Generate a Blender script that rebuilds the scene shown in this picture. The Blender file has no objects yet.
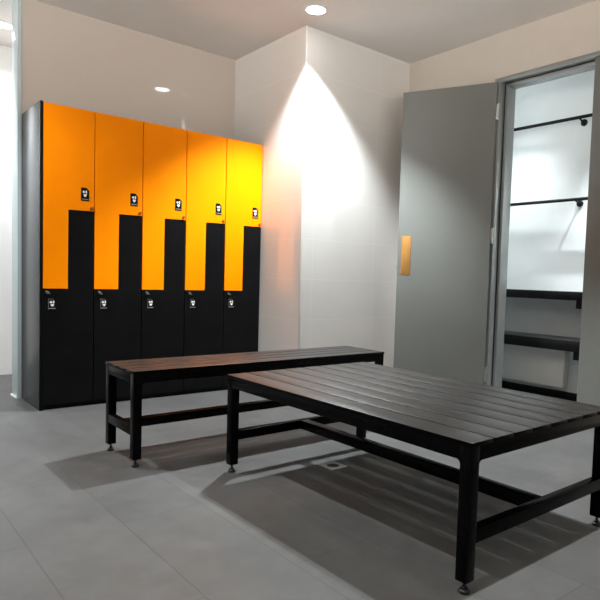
import bpy, bmesh, math, random
from mathutils import Vector, Matrix
random.seed(4)
S = bpy.context.scene
COL = S.collection
D = bpy.data

# ------------------------------------------------------------------ materials
def nodes(name):
    m = D.materials.new(name); m.use_nodes = True
    nt = m.node_tree
    b = nt.nodes.get('Principled BSDF')
    return m, nt, b

def mix_rgb(nt, fac, a, b):
    n = nt.nodes.new('ShaderNodeMix'); n.data_type = 'RGBA'
    if isinstance(fac, (int, float)): n.inputs[0].default_value = fac
    else: nt.links.new(fac, n.inputs[0])
    for s, v in ((6, a), (7, b)):
        if isinstance(v, tuple): n.inputs[s].default_value = (*v, 1)
        else: nt.links.new(v, n.inputs[s])
    return n.outputs[2]

def noise(nt, scale, detail=4, rough=.5, stretch=(1, 1, 1)):
    tc = nt.nodes.new('ShaderNodeTexCoord'); mp = nt.nodes.new('ShaderNodeMapping')
    mp.inputs['Scale'].default_value = stretch
    nt.links.new(tc.outputs['Object'], mp.inputs['Vector'])
    n = nt.nodes.new('ShaderNodeTexNoise')
    n.inputs['Scale'].default_value = scale; n.inputs['Detail'].default_value = detail
    n.inputs['Roughness'].default_value = rough
    nt.links.new(mp.outputs[0], n.inputs['Vector'])
    return n.outputs['Fac']

def ramp(nt, fac, p0, p1, v0=0., v1=1.):
    n = nt.nodes.new('ShaderNodeMapRange')
    n.inputs[1].default_value = p0; n.inputs[2].default_value = p1
    n.inputs[3].default_value = v0; n.inputs[4].default_value = v1
    nt.links.new(fac, n.inputs[0]); return n.outputs[0]

def bump(nt, b, h, strength, dist=.002):
    n = nt.nodes.new('ShaderNodeBump'); n.inputs['Strength'].default_value = strength
    n.inputs['Distance'].default_value = dist
    nt.links.new(h, n.inputs['Height']); nt.links.new(n.outputs[0], b.inputs['Normal'])

def plain(name, c, rough=.5, metal=0., var=.06, scale=9, spec=.5, stretch=(1, 1, 1), coat=0.):
    m, nt, b = nodes(name)
    f = ramp(nt, noise(nt, scale, stretch=stretch), .3, .7)
    lo = tuple(x * (1 - var) for x in c); hi = tuple(min(1, x * (1 + var)) for x in c)
    nt.links.new(mix_rgb(nt, f, lo, hi), b.inputs['Base Color'])
    b.inputs['Roughness'].default_value = rough; b.inputs['Metallic'].default_value = metal
    b.inputs['Specular IOR Level'].default_value = spec
    b.inputs['Coat Weight'].default_value = coat
    return m

def tile(name, c, joint, w, h, off, axes, rough, mortar=.003, var=.03, loc=(0, 0), jstrength=1., rvar=0., spec=.5, bumps=.15):
    """brick texture on object coordinates; axes = which world axes run along the row and up"""
    m, nt, b = nodes(name)
    tc = nt.nodes.new('ShaderNodeTexCoord'); sp = nt.nodes.new('ShaderNodeSeparateXYZ')
    nt.links.new(tc.outputs['Object'], sp.inputs[0])
    cb = nt.nodes.new('ShaderNodeCombineXYZ')
    for k in (0, 1):
        a = nt.nodes.new('ShaderNodeMath'); a.operation = 'ADD'; a.inputs[1].default_value = -loc[k]
        nt.links.new(sp.outputs[axes[k]], a.inputs[0]); nt.links.new(a.outputs[0], cb.inputs[k])
    br = nt.nodes.new('ShaderNodeTexBrick')
    nt.links.new(cb.outputs[0], br.inputs['Vector'])
    br.offset = off; br.offset_frequency = 2; br.squash = 1
    br.inputs['Color1'].default_value = (0, 0, 0, 1); br.inputs['Color2'].default_value = (1, 1, 1, 1)
    br.inputs['Mortar'].default_value = (.5, .5, .5, 1)
    br.inputs['Scale'].default_value = 1; br.inputs['Mortar Size'].default_value = mortar
    br.inputs['Mortar Smooth'].default_value = .1
    br.inputs['Brick Width'].default_value = w; br.inputs['Row Height'].default_value = h
    n1 = ramp(nt, noise(nt, 2.2, 8, .62), .3, .72); n2 = ramp(nt, noise(nt, 11, 6, .7), .3, .7)
    lo = tuple(x * (1 - var) for x in c); hi = tuple(x * (1 + var) for x in c)
    c1 = mix_rgb(nt, n1, lo, hi)
    c2 = mix_rgb(nt, .35, c1, mix_rgb(nt, n2, lo, hi))
    lum = nt.nodes.new('ShaderNodeRGBToBW'); nt.links.new(br.outputs['Color'], lum.inputs[0])
    c3 = mix_rgb(nt, ramp(nt, lum.outputs[0], 0, 1, 0, .25), c2, lo)
    jf = ramp(nt, br.outputs['Fac'], 0, 1, 0, jstrength)
    nt.links.new(mix_rgb(nt, jf, c3, joint), b.inputs['Base Color'])
    b.inputs['Specular IOR Level'].default_value = spec
    if rvar:
        nt.links.new(ramp(nt, n2, 0, 1, rough - rvar, rough + rvar), b.inputs['Roughness'])
    else: b.inputs['Roughness'].default_value = rough
    inv = ramp(nt, br.outputs['Fac'], 0, 1, 1, 0)
    bump(nt, b, inv, bumps, .001)
    return m

def emit(name, c, s):
    m, nt, b = nodes(name)
    b.inputs['Base Color'].default_value = (.8, .8, .8, 1)
    b.inputs['Emission Color'].default_value = (*c, 1); b.inputs['Emission Strength'].default_value = s
    return m

WALL = (.71, .685, .655)
M = dict(
    floor=tile('grey_floor_tile', (.095, .095, .093), (.055, .055, .054), 1.24, .311, .5, (1, 0), .45, .0022, .30, (.22, .166), .6, .06, .12, .25),
    wall_x=tile('wall_tile_facing_room', WALL, (.78, .76, .735), .62, .30, .0, (0, 2), .09, .0026, .02, (2.74, -.02), .8, 0, .5),
    wall_y=tile('wall_tile_side', WALL, (.78, .76, .735), 3.0, .30, .0, (1, 2), .03, .0026, .02, (.05, -.02), .8, 0, 1.),
    glass_wall=tile('gloss_back_wall', (.56, .50, .445), (.52, .48, .435), .43, 3.2, .0, (0, 2), .04, .0016, .015, (.44, -.1), .7, 0, .5),
    paint=plain('warm_wall_paint', (.54, .49, .43), .6, var=.02),
    ceil=plain('ceiling_paint', (.77, .725, .69), .7, var=.02, scale=3),
    hall=plain('hallway_paint', (.84, .85, .86), .45, var=.01),
    closet=plain('inner_room_paint', (.82, .85, .85), .55, var=.015),
    hallend=plain('wall_end_cap', (.50, .60, .62), .3, var=.02),
    white_metal=plain('white_enamel', (.78, .78, .75), .35, var=.02),
    orange=plain('orange_laminate', (.93, .245, .0), .42, var=.03, scale=5, spec=.06),
    black=plain('black_laminate', (.0045, .0045, .005), .32, var=.2, scale=7, spec=.1),
    body=plain('charcoal_side_panel', (.050, .055, .060), .27, var=.2, scale=6, stretch=(1, 14, .25)),
    metal_black=plain('black_powder_coat', (.0022, .0022, .0025), .26, var=.15, scale=20, spec=.06),
    slat=plain('dark_slat_wood', (.032, .027, .024), .36, var=.35, scale=5, stretch=(1, 1, 1)),
    rubber=plain('black_rubber', (.008, .008, .008), .6),
    steel=plain('brushed_steel', (.55, .55, .54), .28, 1., .08, 30),
    brass=plain('brass_plate', (.44, .215, .055), .4, .35, .12, 6, stretch=(6, 6, 1)),
    grey=plain('grey_door_laminate', (.152, .157, .145), .40, var=.03, scale=3),
    frame=plain('grey_door_frame', (.27, .285, .28), .36, .45, .04),
    ink=plain('white_print', (.75, .74, .72), .5),
    inkdim=plain('grey_print', (.30, .29, .29), .5),
    label=plain('black_label', (.003, .003, .003), .5, spec=.1),
    redlock=plain('copper_red_lock', (.30, .045, .008), .4, .3),
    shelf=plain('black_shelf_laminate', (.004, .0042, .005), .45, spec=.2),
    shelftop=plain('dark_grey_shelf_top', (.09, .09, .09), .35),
    drain=plain('drain_steel', (.45, .45, .44), .35, .8),
    dark=plain('dark_drain_grate', (.02, .02, .02), .5),  # even dark colour of the round grate
    lens=emit('lamp_lens', (1, .985, .96), 32),
    lens2=emit('hall_lamp_lens', (.95, .98, 1), 5),
    ring=plain('white_lamp_ring', (.82, .82, .80), .4),
)
# long grain on the slats
def slat_mat(name, stretch):
    m, nt, b = nodes(name)
    g = ramp(nt, noise(nt, 14, 6, .6, stretch), .3, .7)
    nt.links.new(mix_rgb(nt, g, (.013, .0115, .0105), (.019, .017, .0155)), b.inputs['Base Color'])
    nt.links.new(ramp(nt, g, 0, 1, .33, .40), b.inputs['Roughness'])
    b.inputs['Specular IOR Level'].default_value = .42
    return m
M['slat_x'] = slat_mat('slat_grain_along_bench', (.08, 2.2, 1))
M['slat_y'] = slat_mat('slat_grain_along_table', (2.2, .08, 1))

# ------------------------------------------------------------------ mesh helpers
class MB:
    def __init__(s): s.bm = bmesh.new()
    def box(s, a, b, bev=0., seg=2, mat=None):
        bm = s.bm
        a = Vector(a); b = Vector(b)
        lo = Vector(map(min, a, b)); hi = Vector(map(max, a, b))
        r = bmesh.ops.create_cube(bm, size=1)
        vs = r['verts']
        for v in vs:
            v.co = Vector([lo[i] + (v.co[i] + .5) * (hi[i] - lo[i]) for i in range(3)])
        if bev > 0:
            es = list({e for v in vs for e in v.link_edges})
            bmesh.ops.bevel(bm, geom=es, offset=bev, segments=seg, affect='EDGES', profile=.5)
        return s
    def cyl(s, p, q, r, r2=None, n=24, bev=0):
        p = Vector(p); q = Vector(q); d = q - p
        r2 = r if r2 is None else r2
        res = bmesh.ops.create_cone(s.bm, cap_ends=True, segments=n, radius1=r, radius2=r2, depth=d.length)
        M_ = Matrix.Translation((p + q) / 2) @ d.to_track_quat('Z', 'Y').to_matrix().to_4x4()
        bmesh.ops.transform(s.bm, matrix=M_, verts=res['verts'])
        return s
    def lathe(s, prof, c=(0, 0, 0), n=48, close=False):
        """prof: (radius, z) pairs around the vertical axis at c"""
        bm = s.bm; rings = []
        for r, z in prof:
            rings.append([bm.verts.new((c[0] + r * math.cos(2 * math.pi * k / n), c[1] + r * math.sin(2 * math.pi * k / n), c[2] + z)) for k in range(n)])
        prs = list(zip(rings, rings[1:]))
        if close: prs.append((rings[-1], rings[0]))
        for A, B in prs:
            for k in range(n):
                bm.faces.new((A[k], A[(k + 1) % n], B[(k + 1) % n], B[k]))
        return s
    def prism(s, pts, axis, lo, hi, bev=0.):
        """polygon pts in the two other axes extruded along axis"""
        bm = s.bm
        def mk(p, t):
            c = [0, 0, 0]; o = [i for i in range(3) if i != axis]
            c[o[0]], c[o[1]], c[axis] = p[0], p[1], t
            return bm.verts.new(c)
        A = [mk(p, lo) for p in pts]; B = [mk(p, hi) for p in pts]
        n = len(pts)
        bm.faces.new(A[::-1]); bm.faces.new(B)
        for k in range(n): bm.faces.new((A[k], A[(k + 1) % n], B[(k + 1) % n], B[k]))
        if bev > 0:
            vs = set(A + B); es = [e for e in bm.edges if e.verts[0] in vs and e.verts[1] in vs]
            bmesh.ops.bevel(bm, geom=es, offset=bev, segments=2, affect='EDGES')
        return s
    def xf(s, mat): bmesh.ops.transform(s.bm, matrix=mat, verts=s.bm.verts); return s
    def build(s, name, mat, parent=None, smooth=True, origin=None):
        bmesh.ops.recalc_face_normals(s.bm, faces=s.bm.faces)
        if origin is not None:
            bmesh.ops.translate(s.bm, verts=s.bm.verts, vec=-Vector(origin))
        me = D.meshes.new(name); s.bm.to_mesh(me); s.bm.free()
        me.materials.append(mat)
        if smooth:
            for p in me.polygons: p.use_smooth = True
            try: me.set_sharp_from_angle(angle=math.radians(35))
            except Exception: pass
        o = D.objects.new(name, me); COL.objects.link(o)
        if parent: o.parent = parent
        if origin is not None: o.location = origin
        return o

def tag(o, label=None, cat=None, group=None, kind=None):
    for k, v in (('label', label), ('category', cat), ('group', group), ('kind', kind)):
        if v: o[k] = v
    return o
def empty(name, loc=(0, 0, 0), rz=0):
    o = D.objects.new(name, None); COL.objects.link(o); o.location = loc; o.rotation_euler = (0, 0, rz)
    o.empty_display_size = .1
    return o
def struct(name, mb, mat, parent=None):
    o = mb.build(name, mat, parent)
    if not parent: o['kind'] = 'structure'
    return o
def copy_tree(o, parent=None):
    c = o.copy(); COL.objects.link(c)
    if parent: c.parent = parent
    for ch in o.children: copy_tree(ch, c)
    return c

# ------------------------------------------------------------------ room constants
XR, XI = 3.709, 3.83          # door wall, room side and far side
YW = 4.516                    # glossy wall behind the lockers
X1, YC = 2.632, 3.529         # projecting block: side face and front face
H = 2.697
XE = .980                     # free end of the locker wall
XL, YB = -2.3, -2.4           # rest of the room behind the camera
YH = 5.60                     # hallway wall
XC = 4.40                     # far wall of the inner room

struct('floor', MB().box((XL - .1, YB - .1, -.12), (XC + .1, YH + .1, 0)), M['floor'])
struct('ceiling', MB().box((XL - .1, YB - .1, H), (XC + .1, YH + .1, H + .12)), M['ceil'])
struct('wall_back', MB().box((XE + .004, YW, 0), (XR + .12, YW + .154, H)), M['glass_wall'])
struct('wall_block', MB().box((X1, YC, 0), (XR, YW, H)), M['wall_x'])
# the block's side face carries joints that run along Y
struct('wall_block_side', MB().box((X1 - .004, YC, 0), (X1 - .0005, YW, H)), M['wall_y'])
struct('wall_left', MB().box((XL - .1, YB, 0), (XL, YH, .95)).box((XL - .1, YB, 2.62), (XL, YH, H)).box((XL - .1, 4.3, .95), (XL, YH, 2.62)).box((XL - .1, YB, .95), (XL, YB + .3, 2.62)), M['paint'])  # unseen wall; its wide opening is added to let in fill light
struct('wall_front', MB().box((XL, YB - .1, 0), (XC, YB, .95)).box((XL, YB - .1, 2.62), (XC, YB, H)).box((XL, YB - .1, .95), (XL + .3, YB, 2.62)).box((XR - .3, YB - .1, .95), (XC, YB, 2.62)), M['paint'])  # opening added here too, so world light brightens the room
struct('wall_hallway', MB().box((XL, YH, 0), (XR + .1, YH + .1, H)), M['hall'])
struct('wall_hallway_end', MB().box((XR, YW + .154, 0), (XR + .12, YH, H)), M['hall'])
struct('trim_1', MB().box((XE - .004, YW - .006, 0), (XE + .004, YW + .156, H), .002).box((XE + .004, YW - .006, 0), (XE + .019, YW, H), .001), M['hallend'])
struct('trim_2', MB().box((XE - .014, YW - .004, 0), (XE - .004, YW + .158, .012), .002), M['white_metal'])
struct('trim_3', MB().box((X1 - .006, YC - .004, 0), (X1 + .004, YC + .006, H), .002), M['white_metal'])

# door wall with the opening Y0..Y1
DY1, DY0, DH = 2.667, 1.135, 2.372
w = MB()
w.box((XR, DY1 - .012, 0), (XI, YC, H)); w.box((XR, YB, 0), (XI, DY0 + .012, H)); w.box((XR, DY0 + .012, DH - .012), (XI, DY1 - .012, H))
struct('wall_right', w, M['paint'])

# inner room
struct('wall_inner_far', MB().box((XC, .9, 0), (XC + .1, 3.5, H)), M['closet'])
struct('wall_inner_left', MB().box((XI, 3.4, 0), (XC, 3.5, H)), M['closet'])
struct('wall_inner_right', MB().box((XI, .8, 0), (XC + .1, .9, H)), M['closet'])
struct('wall_inner_near', MB().box((XI, DY1, 0), (XI + .012, 3.4, H)).box((XI, .9, 0), (XI + .012, DY0, H)).box((XI, DY0, DH), (XI + .012, DY1, H)), M['closet'])
struct('baseboard_inner', MB().box((XC - .012, .9, 0), (XC, 3.4, .062), .002), M['shelf'])

# ------------------------------------------------------------------ door frame (setting)
fr = MB()
def jamb(y_out, s):     # s = -1 for the hinge jamb on the left, +1 for the right one
    fr.box((XR - .014, y_out, 0), (XR + .045, y_out + s * .052, DH), .003)
    fr.box((XR + .045, y_out, 0), (XI + .018, y_out + s * .079, DH), .003)
jamb(DY1, -1); jamb(DY0, 1)
fr.box((XR - .014, DY0 + .05, DH - .030), (XR + .045, DY1 - .05, DH), .003)
fr.box((XR + .045, DY0 + .07, DH - .056), (XI + .018, DY1 - .07, DH), .003)
door = empty('door_1', (XR, DY1, 0)); door['kind'] = 'structure'
def under(o, p):      # parent while keeping world coordinates of the mesh
    o.parent = p; o.matrix_parent_inverse = Matrix.Translation(p.location).inverted() if True else Matrix()
    return o
under(fr.build('door_frame', M['frame']), door)
gs = MB()
gs.box((XR + .038, DY1 - .0525, 0), (XR + .046, DY1 - .058, DH - .04), .002)
gs.box((XR + .038, DY0 + .0525, 0), (XR + .046, DY0 + .058, DH - .04), .002)
gs.box((XR + .038, DY0 + .05, DH - .031), (XR + .046, DY1 - .05, DH - .036), .002)
under(gs.build('door_seal', M['rubber']), door)

# closed leaf on the right
rl = empty('door_2', (XR, 1.2, 0)); rl['kind'] = 'structure'
under(MB().box((XR - .012, 1.19, .012), (XR + .028, 1.918, DH - .034), .003).build('door_leaf', M['grey']), rl)

# open leaf, swung back towards the block
px, py = XR - .014, 2.648
ang = math.atan2(3.293 - 2.636, 3.393 - 3.673)
leaf = empty('door_3', (3.673, 2.630, 0), ang); leaf['kind'] = 'structure'
LW, LT = .716, .040
# local x runs from the hinge to the free edge, local y=0 is the visible face, +y away from it is hidden
sgn = -1
MB().box((0, 0, .012), (LW, sgn * LT, 2.340), .003).build('door_leaf', M['grey'], leaf)
pp = MB().box((.607, 0, .938), (.684, -sgn * .003, 1.240), .002)
for zz in (.952, 1.226):
    for xx in (.617, .674): pp.cyl((xx, -sgn * .002, zz), (xx, -sgn * .0045, zz), .004, n=12)
plate = pp.build('push_plate', M['brass'], leaf); plate['label'] = 'brass coloured push plate'
lt = MB().box((LW - .001, sgn * .008, .945), (LW + .003, sgn * .032, 1.075), .001).box((LW + .002, sgn * .013, .985), (LW + .013, sgn * .027, 1.025), .003)
latch = lt.build('latch', M['steel'], leaf)
for zz in (2.13, 1.24, .22):
    h = MB(); kx, ky = -.0135, -.009
    h.cyl((kx, ky, zz - .055), (kx, ky, zz + .055), .007, n=16)
    for k in (-.055, -.018, .018, .055):
        h.cyl((kx, ky, zz + k - .002), (kx, ky, zz + k + .002), .0082, n=16)
    h.box((kx, ky - .002, zz - .052), (.0005, ky + .002, zz + .052), .0005)
    h.box((-.002, ky - .024, zz - .052), (.001, ky + .002, zz + .052), .0005)
    for k in (-.035, 0, .035): h.cyl((-.0015, -.02, zz + k), (-.0035, -.02, zz + k), .004, n=10)
    h.build('hinge', M['steel'], leaf)

# ------------------------------------------------------------------ lockers
LX0, LPW, LYF, LH = 1.009, .3232, 4.057, 1.928
ZB, ZM, ZT = .030, .772, 1.279      # lower door bottom, low split, high split
XS = .1635                            # inner split, measured from the unit's left side
FR = .0                              # doors' front plane = y 0 locally, bodies behind
def make_locker(end_panel):
    r = empty('locker')
    g = .0026; t = .018; g0 = .0135 if end_panel else g
    b = MB()
    dz = YW - LYF - .002
    # carcase behind the doors: sides, top, bottom, back
    b.box((0, t + .003, 0), (.016, dz, LH - .0), .001)
    b.box((LPW - .0165, t + .003, 0), (LPW - .0005, dz, LH), .001)
    b.box((.016, t + .003, LH - .018), (LPW - .0165, dz, LH), .001)
    b.box((.016, t + .003, 0), (LPW - .0165, t + .03, ZB - .002))
    b.box((.016, t + .003, ZB), (LPW - .0165, dz, ZB + .018))
    b.box((.016, dz - .012, ZB + .018), (LPW - .0165, dz, LH - .018))
    b.box((.016, t + .003, ZM - .009), (XS, dz - .012, ZM + .009))
    b.box((XS, t + .003, ZT - .009), (LPW - .0165, dz - .012, ZT + .009))
    b.box((XS - .008, t + .003, ZM - .009), (XS + .008, dz - .012, ZT + .009))
    body = b.build('locker_body', M['black'], r)
    if end_panel:
        e = MB().box((-.006, .018, 0), (-.0005, dz, LH + .001), .0006)
        ep = e.build('end_panel', M['body'], r)
        MB().box((-.0062, -.0015, 0), (.0115, .0168, LH + .002), .001).build('edge_strip', M['black'], r)
    # L shaped upper door
    up = [(g0, ZM + g), (XS - g, ZM + g), (XS - g, ZT + g), (LPW - g, ZT + g), (LPW - g, LH - .003), (g0, LH - .003)]
    d1 = MB().prism([(x, z) for x, z in up], 1, 0, t, .001).build('upper_door', M['orange'], r); d1['label'] = 'orange L shaped upper door'
    lo = [(g0, ZB), (LPW - g, ZB), (LPW - g, ZT - g), (XS + g, ZT - g), (XS + g, ZM - g), (g0, ZM - g)]
    d2 = MB().prism(lo, 1, 0, t, .001).build('lower_door', M['black'], r); d2['label'] = 'black L shaped lower door'
    # number plates, upper and lower
    def plate(x, z, w, h, par, inkmat, border):
        c = w * .34
        pl = MB().prism([(x, z), (x + w, z), (x + w, z + h - c), (x + w - c, z + h), (x, z + h)], 1, -.0025, 0).build('number_plate', M['label'], par)
        k = MB(); cx = x + w / 2
        u = w / 10.
        # two small glyphs above a rounded emblem, a rule beneath
        k.cyl((cx - 1.7 * u, -.0025, z + h * .68), (cx - 1.7 * u, -.0032, z + h * .68), 1.5 * u, n=16)
        k.box((cx + .6 * u, -.0032, z + h * .58), (cx + 2.3 * u, -.0025, z + h * .79))
        k.prism([(cx - 2. * u, z + h * .52), (cx + 2. * u, z + h * .52), (cx + 1.8 * u, z + h * .38), (cx, z + h * .28), (cx - 1.8 * u, z + h * .38)], 1, -.0032, -.0025)
        k.build('number_print', M['ink'], pl)
        q = MB().box((x + w * .1, -.0032, z + h * .10), (x + w * .9, -.0025, z + h * .15))
        if border: q.box((x + .002, -.0032, z + .002), (x + .0032, -.0025, z + h - .002)).box((x + .002, -.0032, z + h - .0042), (x + w - c, -.0025, z + h - .003))
        q.build('plate_rule', M['inkdim'], pl)
    plate(.238, 1.345, .050, .084, d1, 'ink', False)
    plate(.042, .640, .050, .072, d2, 'ink', True)
    def lock(x, z, par, m, deg):
        k = MB()
        k.cyl((x, 0, z), (x, -.006, z), .0095, n=20); k.cyl((x, -.006, z), (x, -.013, z), .006, n=16)
        k.box((x - .017, -.017, z - .0048), (x + .014, -.0125, z + .0048), .0018)
        k.xf(Matrix.Translation((x, 0, z)) @ Matrix.Rotation(math.radians(deg), 4, 'Y') @ Matrix.Translation((-x, 0, -z)))
        k.build('cam_lock', m, par)
    lock(.304, 1.300, d1, M['redlock'], -38); lock(.038, .750, d2, M['steel'], 35)
    return r
first = make_locker(True)
mid = make_locker(False)
words = ['leftmost orange and black locker, its grey side panel showing',
         'second locker from the left, orange over black, between the leftmost and the middle one',
         'middle locker of the row of five, orange over black',
         'second locker from the right, amber upper door over black lower door',
         'rightmost locker, bright yellow orange, against the glossy side wall']
for i in range(5):
    o = first if i == 0 else (mid if i == 1 else copy_tree(mid))
    o.location = (LX0 + i * LPW, LYF, 0)
    tag(o, words[i], 'locker', 'row of five two door lockers')

# ------------------------------------------------------------------ benches
def make_bench(name, x0, x1, y0, y1, along, n, label, cat, crossbars):
    """frame of square tube with slats on top; along: 0 slats run on x, 1 on y"""
    r = empty(name, ((x0 + x1) / 2, (y0 + y1) / 2, 0))
    ox, oy = r.location.x, r.location.y
    a0, a1, b0, b1 = x0 - ox, x1 - ox, y0 - oy, y1 - oy
    T = .040; zt = .447; zs = .434; zr = .390; in_ = .002; zf = .037
    sl = MB(); gap = .0056
    if along == 0:
        w_ = (b1 - b0) / n
        for k in range(n): sl.box((a0, b0 + k * w_ + (gap / 2 if k else 0), zs), (a1, b0 + (k + 1) * w_ - (gap / 2 if k < n - 1 else 0), zt), .0015)
    else:
        w_ = (a1 - a0) / n
        for k in range(n): sl.box((a0 + k * w_ + (gap / 2 if k else 0), b0, zs), (a0 + (k + 1) * w_ - (gap / 2 if k < n - 1 else 0), b1, zt), .0015)
    top = sl.build('slatted_top', M['slat_x' if along == 0 else 'slat_y'], r)
    top.data.materials.append(M['metal_black'])      # boards have black cut sides
    for p in top.data.polygons:
        if p.normal.z < .5: p.material_index = 1
    f = MB(); e = .0015
    A0, A1, B0, B1 = a0 + in_, a1 - in_, b0 + in_, b1 - in_
    f.box((A0 + T, B0, zr), (A1 - T, B0 + T * .8, zs), e); f.box((A0 + T, B1 - T * .8, zr), (A1 - T, B1, zs), e)
    f.box((A0, B0 + T, zr), (A0 + T * .8, B1 - T, zs), e); f.box((A1 - T * .8, B0 + T, zr), (A1, B1 - T, zs), e)
    for k in range(crossbars):
        u = (k + 1) / (crossbars + 1)
        if along == 0:
            c = A0 + (A1 - A0) * u; f.box((c - .02, B0 + T * .8, zs - .025), (c + .02, B1 - T * .8, zs), e)
        else:
            c = B0 + (B1 - B0) * u; f.box((A0 + T * .8, c - .02, zs - .025), (A1 - T * .8, c + .02, zs), e)
    # small rounded welds where legs meet rails
    q = .010
    for sx, X in ((1, A0 + T), (-1, A1 - T)):
        for Y in (B0 + .001, B1 - T * .8 + .001):
            f.prism([(X, zr), (X + sx * q, zr), (X + sx * q * .35, zr - q * .35), (X, zr - q)], 1, Y, Y + T * .8 - .002)
    for sy, Y in ((1, B0 + T), (-1, B1 - T)):
        for X in (A0 + .001, A1 - T * .8 + .001):
            f.prism([(Y, zr), (Y + sy * q, zr), (Y + sy * q * .35, zr - q * .35), (Y, zr - q)], 0, X, X + T * .8 - .002)
    f.build('top_frame', M['metal_black'], r)
    for (X, Y) in ((A0, B0), (A1 - T, B0), (A0, B1 - T), (A1 - T, B1 - T)):
        l = MB().box((X, Y, zf), (X + T, Y + T, zs), .002).build('leg', M['metal_black'], r)
        cx, cy = X + T / 2, Y + T / 2
        p = MB().cyl((cx, cy, .006), (cx, cy, zf), .0048, n=14)
        p.lathe([(.0001, 0), (.0165, 0), (.0175, .003), (.0165, .009), (.0125, .012), (.0001, .012)], (cx, cy, 0), 24)
        p.cyl((cx, cy, .013), (cx, cy, .018), .010, n=6)
        p.build('levelling_foot', M['steel'] if False else M['foot'], l)
    zl, zh = .147, .190
    if along == 0:
        cc = [(A0, 1), (A1 - T * .8, 1)]
        for X, _ in cc: MB().box((X, B0 + T, zl), (X + T * .8, B1 - T, zh), e).build('end_stretcher', M['metal_black'], r)
        MB().box((A0 + T * .8, -.022, zl), (A1 - T * .8, .022, zh), e).build('long_stretcher', M['metal_black'], r)
    else:
        for Y in (B0, B1 - T * .8): MB().box((A0 + T, Y, zl), (A1 - T, Y + T * .8, zh), e).build('end_stretcher', M['metal_black'], r)
        MB().box((-.022, B0 + T * .8, zl), (.022, B1 - T * .8, zh), e).build('long_stretcher', M['metal_black'], r)
    tag(r, label, cat)
    return r
M['foot'] = plain('dark_foot_metal', (.025, .025, .025), .4, .3)
make_bench('bench', 1.044, 2.636, 2.637, 2.999, 0, 4, 'long narrow black slatted bench standing in front of the lockers', 'bench', 2)
make_bench('slatted_table', 1.369, 2.212, 1.009, 2.369, 1, 8, 'wide low black table with slatted top in the foreground, on four square legs', 'table', 3)

# ------------------------------------------------------------------ floor drain
dr = empty('floor_drain', (1.825, 2.145, 0))
f = MB()
for a, b in (((-.05, -.05), (.05, -.04)), ((-.05, .04), (.05, .05)), ((-.05, -.04), (-.04, .04)), ((.04, -.04), (.05, .04))):
    f.box((*a, 0), (*b, .003), .0008)
f.lathe([(.030, 0), (.030, .0028), (.0395, .0028), (.0395, 0)], (0, 0, 0), 32, True)
# corner infill between the ring and the square rim
for sx in (1, -1):
    for sy in (1, -1):
        pts = [(sx * .041, sy * .041), (sx * .041, sy * .012)] + [(sx * .0392 * math.cos(t), sy * .0392 * math.sin(t)) for t in (math.radians(20), math.radians(45), math.radians(70))] + [(sx * .012, sy * .041)]
        f.prism(pts, 2, .0, .0022)
f.build('drain_rim', M['drain'], dr)
gt = MB().cyl((0, 0, 0), (0, 0, .0012), .030, n=32)
for k in range(-2, 3): gt.box((-.024, k * .010 - .002, .001), (.024, k * .010 + .002, .0022))
gt.build('drain_grate', M['dark'], dr)
tag(dr, 'small square steel floor drain with a round grate, under the wide slatted table', 'drain')

# ------------------------------------------------------------------ inner room fittings
def rail(z, label):
    r = empty('clothes_rail', (XC, 2.34, z))
    MB().cyl((-.090, -.98, .012), (-.090, .98, .012), .0125, n=24).build('rail', M['shelf'], r)
    for y in (0.,):
        b = MB()
        b.cyl((-.008, y, -.010), (0, y, -.010), .026, n=28)
        b.cyl((-.014, y, -.010), (-.008, y, -.010), .019, .024, n=28)
        b.build('wall_flange', M['shelf'], r)
        MB().cyl((-.012, y, -.010), (-.090, y, .010), .007, n=16).build('bracket_arm', M['shelf'], r)
    for y in (-.9, .9):
        b = MB()
        b.cyl((-.008, y, -.010), (0, y, -.010), .026, n=28)
        b.build('wall_flange', M['shelf'], r)
        MB().cyl((-.008, y, -.010), (-.090, y, .010), .007, n=16).build('bracket_arm', M['shelf'], r)
    tag(r, label, 'rail', 'clothes rails in the inner room')
rail(2.148, 'upper black clothes rail on the white wall of the inner room')
rail(1.536, 'lower black clothes rail, above the shelves of the inner room')
def shelf(zt, zb, xf, label, topm):
    r = empty('wall_shelf', (XC, 2.2, zt))
    t = zt - zb
    MB().box((xf - XC, -1.2, -t + .002), (xf - XC + .022, 1.1, 0), .002).build('front_edge', M['shelf'], r)
    MB().box((xf - XC + .022, -1.2, -.030), (-.001, 1.1, -.002), .001).build('shelf_board', topm, r)
    for y in (-.82, -.062, .95):
        MB().box((xf - XC + .030, y - .028, -t - .058), (-.001, y + .028, -.031), .002).build('bracket', M['shelf'], r)
    tag(r, label, 'shelf', 'wall shelves in the inner room')
shelf(.852, .788, 4.06, 'upper black wall shelf in the inner room, above the lower one', M['shelf'])
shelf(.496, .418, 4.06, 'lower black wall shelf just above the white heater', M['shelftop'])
ht = empty('wall_heater', (XC, 2.9, 0))
MB().box((-.105, -.555, .105), (-.055, .45, .405), .004).build('front_panel', M['white_metal'], ht)
MB().box((-.055, -.54, .12), (-.001, .44, .39), .002).build('heater_body', M['closet'], ht)
tag(ht, 'white flat panel heater on the wall beneath the lower black shelf', 'heater')

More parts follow.
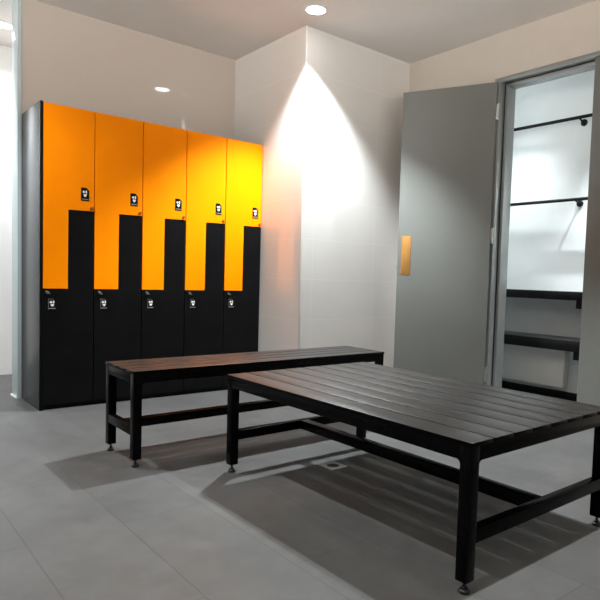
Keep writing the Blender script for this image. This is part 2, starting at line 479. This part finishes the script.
# ------------------------------------------------------------------ lamps
def downlight(x, y, z, power, label, col=(.95, .985, 1.), size=102, blend=.65, lens='lens', rad=.022, group='recessed round ceiling downlights'):
    r = empty('ceiling_downlight', (x, y, z))
    MB().lathe([(.062, -.001), (.064, -.004), (.073, -.005), (.078, -.0035), (.079, 0), (.062, 0)], (0, 0, 0), 48, True).build('lamp_ring', M['ring'], r)
    MB().cyl((0, 0, -.0018), (0, 0, -.0002), .0625, n=48).build('lamp_lens', M[lens], r)
    tag(r, label, 'ceiling light', group)
    ld = D.lights.new('downlight_beam', 'SPOT'); ld.energy = power; ld.color = col
    ld.spot_size = math.radians(size); ld.spot_blend = blend; ld.shadow_soft_size = rad
    lo = D.objects.new('downlight_beam', ld); COL.objects.link(lo); lo.location = (x, y, z - .05)
    lo.parent = None
    return lo
P0 = 150
downlight(2.525, 3.293, H, 450, 'round ceiling downlight close to the corner of the tiled wall block', (.91, .985, 1.02), 99, .6)
downlight(.38, 3.30, H, P0 * .95, 'round ceiling downlight in front of the left end of the lockers', size=125, blend=.8)
downlight(2.42, 1.02, H, P0 * 2.1, 'round ceiling downlight over the near end of the wide table', size=86, blend=.5)
downlight(.38, 1.02, H, P0 * .5, 'round ceiling downlight beside the camera', size=86, blend=.5)
downlight(1.013, 5.133, H, 150, 'round ceiling downlight in the bright hallway behind the lockers', (.9, .96, 1), 150, .8, 'lens2')
downlight(-.6, 5.133, H, 120, 'round ceiling downlight at the left of the hallway', (.9, .96, 1), 150, .8, 'lens2')
downlight(4.10, 1.86, H, 480, 'round downlight in the inner room above the clothes rails', (.92, .98, 1), 66, 1., 'lens2', .012)
downlight(3.97, 2.80, H, 165, 'added unseen fill downlight at the left of the inner room', (.92, .98, 1), 76, 1., 'lens2', .12)  # unseen lamp added to brighten the inner room's far wall

FILL_BELOW, FILL_ABOVE = 5.9, .04  # strengths of the added world fill, from below and from above
downlight(3.97, 1.45, H, 280, 'added unseen fill downlight at the right end of the inner room', (.92, .98, 1), 76, 1., 'lens2', .12)  # second unseen lamp added for general brightness around the shelves
# ------------------------------------------------------------------ world, camera, colour
wd = D.worlds.new('world'); S.world = wd; wd.use_nodes = True
nt = wd.node_tree; bg = nt.nodes['Background']
# added fill light for ceiling and walls: bright below the horizon, dim above it
tc = nt.nodes.new('ShaderNodeTexCoord'); sp = nt.nodes.new('ShaderNodeSeparateXYZ')
nt.links.new(tc.outputs['Generated'], sp.inputs[0])
mr = nt.nodes.new('ShaderNodeMapRange'); mr.inputs[1].default_value = -.12; mr.inputs[2].default_value = .02
mr.inputs[3].default_value = FILL_BELOW; mr.inputs[4].default_value = FILL_ABOVE
nt.links.new(sp.outputs[2], mr.inputs[0]); nt.links.new(mr.outputs[0], bg.inputs[1])
bg.inputs[0].default_value = (1, .94, .87, 1)

yaw, pit, rol = map(math.radians, (49.435, 3.286, 1.801))
F = Vector((math.cos(yaw) * math.cos(pit), math.sin(yaw) * math.cos(pit), -math.sin(pit)))
R = Vector((math.sin(yaw), -math.cos(yaw), 0)); U = R.cross(F)
R2 = R * math.cos(rol) + U * math.sin(rol); U2 = -R * math.sin(rol) + U * math.cos(rol)
cd = D.cameras.new('camera'); cam = D.objects.new('camera', cd); COL.objects.link(cam)
cam.matrix_world = Matrix(((R2.x, U2.x, -F.x, 0), (R2.y, U2.y, -F.y, 0), (R2.z, U2.z, -F.z, .9), (0, 0, 0, 1)))
cd.sensor_width = 36; cd.sensor_fit = 'HORIZONTAL'; cd.lens = 598.18 / 600 * 36
cd.shift_x = -(339.584 - 300) / 600; cd.shift_y = (312.111 - 300) / 600
cd.clip_start = .02; cd.clip_end = 60
S.camera = cam
S.view_settings.view_transform = 'Standard'; S.view_settings.look = 'None'
S.view_settings.gamma = 1; S.view_settings.use_curve_mapping = False
S.view_settings.exposure = 0.06
